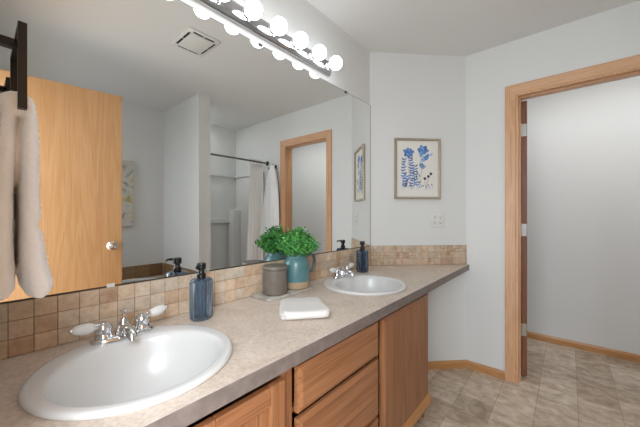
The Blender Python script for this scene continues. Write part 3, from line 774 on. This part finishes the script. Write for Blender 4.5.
# fall on the wall side of the bar
fall(bm, [(.060, 1.450), (.056, 1.440), (.055, 1.415), (.054, 1.36), (.0525, 1.29), (.051, 1.21), (.0505, 1.15), (.051, 1.10), (.053, 1.07), (.054, 1.052), (.050, 1.040)],
         [(.046, 1.455), (.034, 1.445), (.026, 1.415), (.020, 1.36), (.016, 1.29), (.012, 1.21), (.010, 1.15), (.009, 1.10), (.009, 1.06), (.010, 1.032), (.018, 1.022)], xo)
# hump over the bar
rings = []
for x, r in ((.098, .012), (.108, .021), (.13, .024), (.195, .025), (.26, .024), (.282, .021), (.291, .012)):
    rings.append([(x, .055 + r * 1.2 * math.cos(2 * PI * k / 16) * 1.05, 1.433 + r * math.sin(2 * PI * k / 16)) for k in range(16)])
loft(bm, rings)
o = obj('hand_towel', bm, M['terry'])
tag(o, 'white terry hand towel draped over the black square ring', 'towel')
voxel(o, .0032, 5, .005, .06)
# ------------------------------------------------------------------ shower alcove (seen in the mirror)
t = thing('shower_surround', 'white moulded shower surround with corner shelf tower, reflected in the mirror', 'shower', (0, 0, 0))
ZT = 1.76
b = BM(); box(b, XR - .022, XR - .002, 1.601, Y2 - .003, .0, ZT, .004, 2); box(b, 1.95, XR - .022, Y2 - .023, Y2 - .003, .0, ZT, .004, 2); box(b, 1.82, XR - .022, 1.601, 1.621, .0, ZT, .004, 2)
box(b, XR - .045, XR - .002, 1.601, Y2 - .003, ZT - .03, ZT + .004, .006, 2); box(b, 1.95, XR - .03, Y2 - .046, Y2 - .003, ZT - .03, ZT + .004, .006, 2)
obj('wall_panels', b, M['fibreglass'], t, smooth='auto')
b = BM(); box(b, XR - .15, XR - .02, Y2 - .16, Y2 - .02, .05, 1.27, .02, 3); obj('corner_shelf_tower', b, M['fibreglass'], t, smooth='auto')
b = BM(); tube(b, [(XR - .06, 1.64, 1.13), (XR - .06, 2.30, 1.13)], .012, 10); box(b, XR - .08, XR - .02, 1.64, 2.33, 1.08, 1.105, .006, 2); obj('soap_ledge', b, M['fibreglass'], t, smooth='auto')
b = BM(); box(b, 1.80, XR - .02, 1.601, Y2 - .003, .0005, .05, .006, 2); box(b, 1.80, 1.87, 1.601, Y2 - .003, .0005, .12, .015, 3); obj('shower_pan', b, M['fibreglass'], t, smooth='auto')

t = thing('shower_curtain_rod', 'dark metal shower curtain rod spanning the shower opening', 'curtain rod', (1.885, 1.598, 1.872))
b = BM(); tube(b, [(0, .004, 0), (0, Y2 - 1.598 - .004, 0)], .0115, 14); obj('rod', b, plain('bronze_rod', (126, 120, 116), .35, .5), t, smooth='auto')
for y, s in ((.001, 1), (Y2 - 1.598 - .001, -1)):
    b = BM(); lathe(b, [(.001, 0), (.030, 0), (.030, .006 * s), (.015, .014 * s), (.001, .014 * s)], 20, (0, y, 0), 'Y'); obj('flange', b, M['black'], t, smooth='auto')
t = thing('shower_curtain', 'white shower curtain gathered at the door end of the dark rod', 'shower curtain', (1.885, 2.30, .14))
b = BM(); n = 72
rings = []
for zi in range(15):
    f = zi / 14; z = 1.705 * (1 - f)
    row = []; back = []
    wy = .20 + .05 * f; 
    for k in range(n + 1):
        u = k / n; a = u * 2 * PI * 6
        y = (u - .5) * wy - .005 - .02 * f + .02; x = .022 * math.sin(a) * (.55 + .45 * f) + .016 * math.sin(u * 9 + 2 * f) * f + .03 * f
        row.append((x, y, z)); back.append((x + .0018, y + .0005, z))
    rings.append(row + back[::-1])
loft(b, rings); obj('curtain_cloth', b, M['curtain'], t, smooth=True)
for k in range(6):
    y = -.085 + .034 * k
    b = BM(); pts = [(.016 * math.cos(a), y, 1.732 + .026 * math.sin(a)) for a in [2 * PI * q / 16 for q in range(17)]]; tube(b, pts, .0018, 6); obj('curtain_ring', b, M['black'], t)

t = thing('towel_hook', 'black robe hook on the wall between shower and doorway', 'hook', (1.715, Y2, 1.815))
b = BM(); box(b, -.014, .014, -.007, -.0008, -.03, .02, .002, 1); tube(b, [(0, -.006, .0), (0, -.034, -.012), (0, -.055, .004), (0, -.057, .020)], [.006, .006, .006, .008], 10); obj('hook_body', b, M['black'], t, smooth='auto')
b = BM(); box(b, .086, .114, -.007, -.0008, -.045, -.005, .002, 1); tube(b, [(.1, -.006, -.025), (.1, -.034, -.028), (.1, -.046, -.018), (.1, -.047, -.008)], [.006, .006, .006, .009], 10); obj('hook_body', b, M['black'], t, smooth='auto')
bm = BM()
rings = []
for z, hw, hd, cx_ in ((1.825, .012, .010, 1.715), (1.80, .030, .018, 1.718), (1.74, .062, .026, 1.725), (1.64, .095, .030, 1.732), (1.50, .125, .032, 1.740), (1.3, .145, .032, 1.745), (1.1, .155, .030, 1.748), (.92, .160, .028, 1.750), (.905, .155, .02, 1.750)):
    ring = []
    for k in range(72):
        a = 2 * PI * k / 72; c, s = math.cos(a), math.sin(a); u = math.copysign(abs(c) ** .7, c)
        pl = 1 + .28 * math.sin(u * 11 + z * 2.5) 
        ring.append((cx_ + hw * u, Y2 - .056 + hd * s * pl, z))
    rings.append(ring)
loft(bm, rings)
o = tag(obj('bath_towel', bm, M['terry'], smooth=True), 'white bath towel hanging from the black hook beside the doorway, reflected in mirror', 'towel')

# ------------------------------------------------------------------ bathtub alcove and wall art (seen in the mirror)
t = thing('bathtub', 'built-in tub with tan deck and pale rim, reflected at the mirror edge', 'bathtub', (0, 0, 0))
TXa, TZd = 1.80, .47
bm = BM()
out = [(TXa, .003), (XR - .003, .003), (XR - .003, 1.469), (TXa, 1.469)]
loops = [out, [(2.20 + .30 * math.copysign(abs(math.cos(a)) ** .6, math.cos(a)), .735 + .62 * math.copysign(abs(math.sin(a)) ** .6, math.sin(a))) for a in [2 * PI * k / 48 for k in range(48)]]]
edges = []
for lp in loops:
    vs = [bm.verts.new((x, y, TZd)) for x, y in lp]
    for i in range(len(vs)): edges.append(bm.edges.new((vs[i], vs[(i + 1) % len(vs)])))
bmesh.ops.triangle_fill(bm, edges=edges, use_beauty=True)
r = bmesh.ops.extrude_face_region(bm, geom=bm.faces[:])
for v in [g for g in r['geom'] if isinstance(g, bmesh.types.BMVert)]: v.co.z = .0005
obj('tub_deck', bm, M['tubdeck'], t)
bm = BM(); n = 64
def tr(hx, hy, z): return [(2.20 + hx * math.copysign(abs(math.cos(a)) ** .6, math.cos(a)), .735 + hy * math.copysign(abs(math.sin(a)) ** .6, math.sin(a)), z) for a in [2 * PI * k / n for k in range(n)]]
loft(bm, [tr(.345, .665, TZd + .001), tr(.348, .668, TZd + .012), tr(.335, .655, TZd + .022), tr(.285, .60, TZd + .020), tr(.27, .585, TZd), tr(.25, .55, .30), tr(.22, .50, .12), tr(.02, .05, .10), tr(.02, .05, .06), tr(.26, .56, .07), tr(.29, .61, .45), tr(.295, .612, TZd + .001)], True, True)
obj('tub_shell', bm, M['porcelain'], t, smooth='auto')
splash('tub_tile_splash', 'brown stone tile strip on the wall behind the bathtub', 1.455, (XR - .0006, 1.460, TZd + .001), -PI / 2, M['tubtile'], rows=1, s=.15, t0=.145, seed=3)
splash('tub_tile_splash', 'brown stone tile strip on the partition at the end of the bathtub', XR - .02 - 1.78, (1.78, 1.4712, TZd + .001), 0, M['tubtile'], rows=1, s=.15, t0=.145, seed=5)
def artmat():
    t_ = NT('abstract_print'); t_.set(Roughness=.7)
    n1 = t_.n('ShaderNodeTexNoise', Scale=5.0, Detail=8.0, Distortion=1.6); t_.l(t_.coord(), n1.inputs['Vector'])
    t_.l(t_.ramp(n1.outputs[0], [(.3, (110, 112, 116)), (.42, (176, 174, 170)), (.5, (214, 210, 204)), (.6, (206, 196, 160)), (.68, (188, 170, 104)), (.8, (150, 156, 160))]), t_.b.inputs['Base Color'])
    return t_.m
t = thing('canvas_art', 'pale abstract canvas print on the wall above the bathtub', 'wall art', (XR - .001, .89, 1.07))
b = BM(); box(b, -.028, 0, -.245, .245, 0, .725, .003, 1); obj('canvas', b, artmat(), t)
